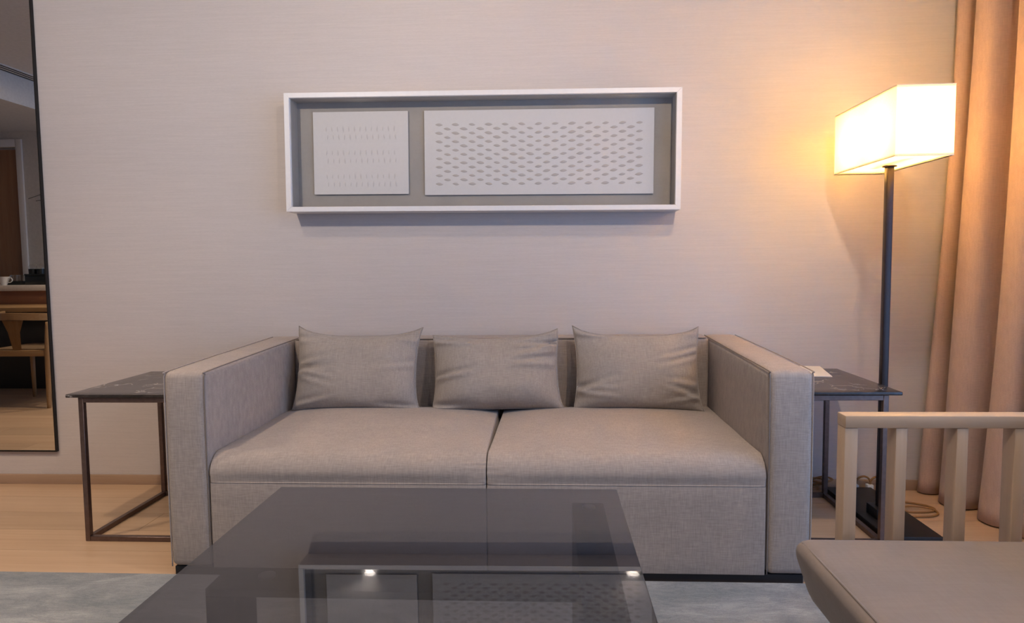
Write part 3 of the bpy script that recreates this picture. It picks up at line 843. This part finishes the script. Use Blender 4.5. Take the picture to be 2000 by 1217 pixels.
def counter():
    K = empty('counter', (-4.5, 0.33, 0), 0, 'red-brown counter with pale stone top behind the desk, seen in the mirror', 'counter')
    box('carcass', (-1.1, -0.22, 0.0), (1.1, 0.22, 0.70), M['darkcab'], K, bev=0.003)
    box('upper_panel', (-1.1, -0.22, 0.7002), (1.1, 0.25, 0.868), M['terracotta'], K, bev=0.003)
    box('stone_top', (-1.12, -0.25, 0.8682), (1.12, 0.275, 0.918), M['stone'], K, bev=0.003)
counter()
CT = 0.918
def tray():
    e = empty('serving_tray', (-4.735, 0.41, CT), 0, 'black tray with glasses on the stone counter, seen in the mirror', 'tray')
    box('tray_floor', (-0.10, -0.06, 0), (0.10, 0.06, 0.008), M['darkplastic'], e)
    for lo, hi in (((-0.10, 0.054, 0.008), (0.10, 0.06, 0.032)), ((-0.10, -0.06, 0.008), (0.10, -0.054, 0.032)), ((-0.10, -0.054, 0.008), (-0.094, 0.054, 0.032)), ((0.094, -0.054, 0.008), (0.10, 0.054, 0.032))):
        box('tray_side', lo, hi, M['darkplastic'], e)
tray()
for x, lab in ((-4.798, 'clear tumbler at the left end of the black tray, seen in the mirror'), (-4.735, 'clear tumbler in the middle of the black tray, seen in the mirror'), (-4.672, 'clear tumbler at the right end of the black tray, seen in the mirror')):
    g = lathe('tumbler', [(0.0, 0.0), (0.027, 0.0), (0.034, 0.085), (0.032, 0.085), (0.0255, 0.006), (0.0, 0.006)], M['clear'], None, 24)
    g.location = (x, 0.41, CT+0.0085); g.scale = (0.82, 0.82, 0.95); tag(g, lab, 'glass', 'tumblers on the black tray')
def cup():
    e = empty('teacup', (-4.775, 0.546, CT), 0, 'white china cup at the mirror edge on the stone counter', 'cup')
    lathe('bowl', [(0.0, 0.004), (0.022, 0.0), (0.026, 0.012), (0.050, 0.075), (0.047, 0.075), (0.022, 0.014), (0.0, 0.012)], M['china'], e, 28)
    tube('handle', catmull([(0.044, 0, 0.062), (0.070, 0, 0.062), (0.076, 0, 0.040), (0.058, 0, 0.025), (0.034, 0, 0.026)], 5), 0.004, M['china'], e, 8)
cup()
def amenity_box():
    e = empty('amenity_box', (-4.49, 0.42, CT), 0, 'black box holding jars on the stone counter, seen in the mirror', 'box')
    box('body', (-0.13, -0.08, 0), (0.13, 0.08, 0.082), M['darkplastic'], e, bev=0.003)
    box('lid', (-0.133, -0.083, 0.0822), (0.133, 0.083, 0.097), M['darkplastic'], e, bev=0.003)
amenity_box()
for x, lab in ((-4.580, 'small glass jar with black base on the black box, left one in the mirror'), (-4.508, 'small glass jar with black base on the black box, right one in the mirror')):
    e = empty('glass_jar', (x, 0.45, CT+0.0972), 0, lab, 'jar', 'jars on the black box')
    lathe('jar_base', [(0.0, 0.0), (0.033, 0.0), (0.034, 0.045), (0.0, 0.045)], M['darkplastic'], e, 24)
    lathe('jar_dome', [(0.033, 0.0455), (0.033, 0.062), (0.024, 0.084), (0.0, 0.092)], M['clear'], e, 24)
def branches():
    e = empty('branch_vase', (-4.20, 0.36, CT), 0, 'dark bare branches in a vase whose tips reach into the mirror', 'branches')
    lathe('vase', [(0.0, 0.0), (0.045, 0.0), (0.062, 0.10), (0.048, 0.22), (0.025, 0.28), (0.030, 0.30), (0.022, 0.29), (0.0, 0.05)], M['darkplastic'], e, 24)
    rb = random.Random(5)
    for dx, dz, dy in ((-0.30, 0.80, 0.05), (-0.12, 0.95, -0.03), (0.10, 0.88, 0.04), (0.24, 0.70, -0.02)):
        p = [(0, 0, 0.05), (dx*0.2, dy*0.3, 0.35), (dx*0.55, dy*0.7, 0.35+(dz-0.35)*0.55), (dx, dy, dz)]
        cp = catmull(p, 6)
        b = tube('branch', cp, [0.007-0.004*i/(len(cp)-1) for i in range(len(cp))], M['twig'], e, 6)
        for k in range(3):
            a = cp[-1-k*2]; tube('twig', [a, (a[0]+dx*0.12-0.03+0.015*k, a[1], a[2]-0.02+0.02*k), (a[0]+dx*0.2-0.055+0.03*k, a[1], a[2]-0.035+0.03*k)], 0.0025, M['twig'], b, 5)
branches()
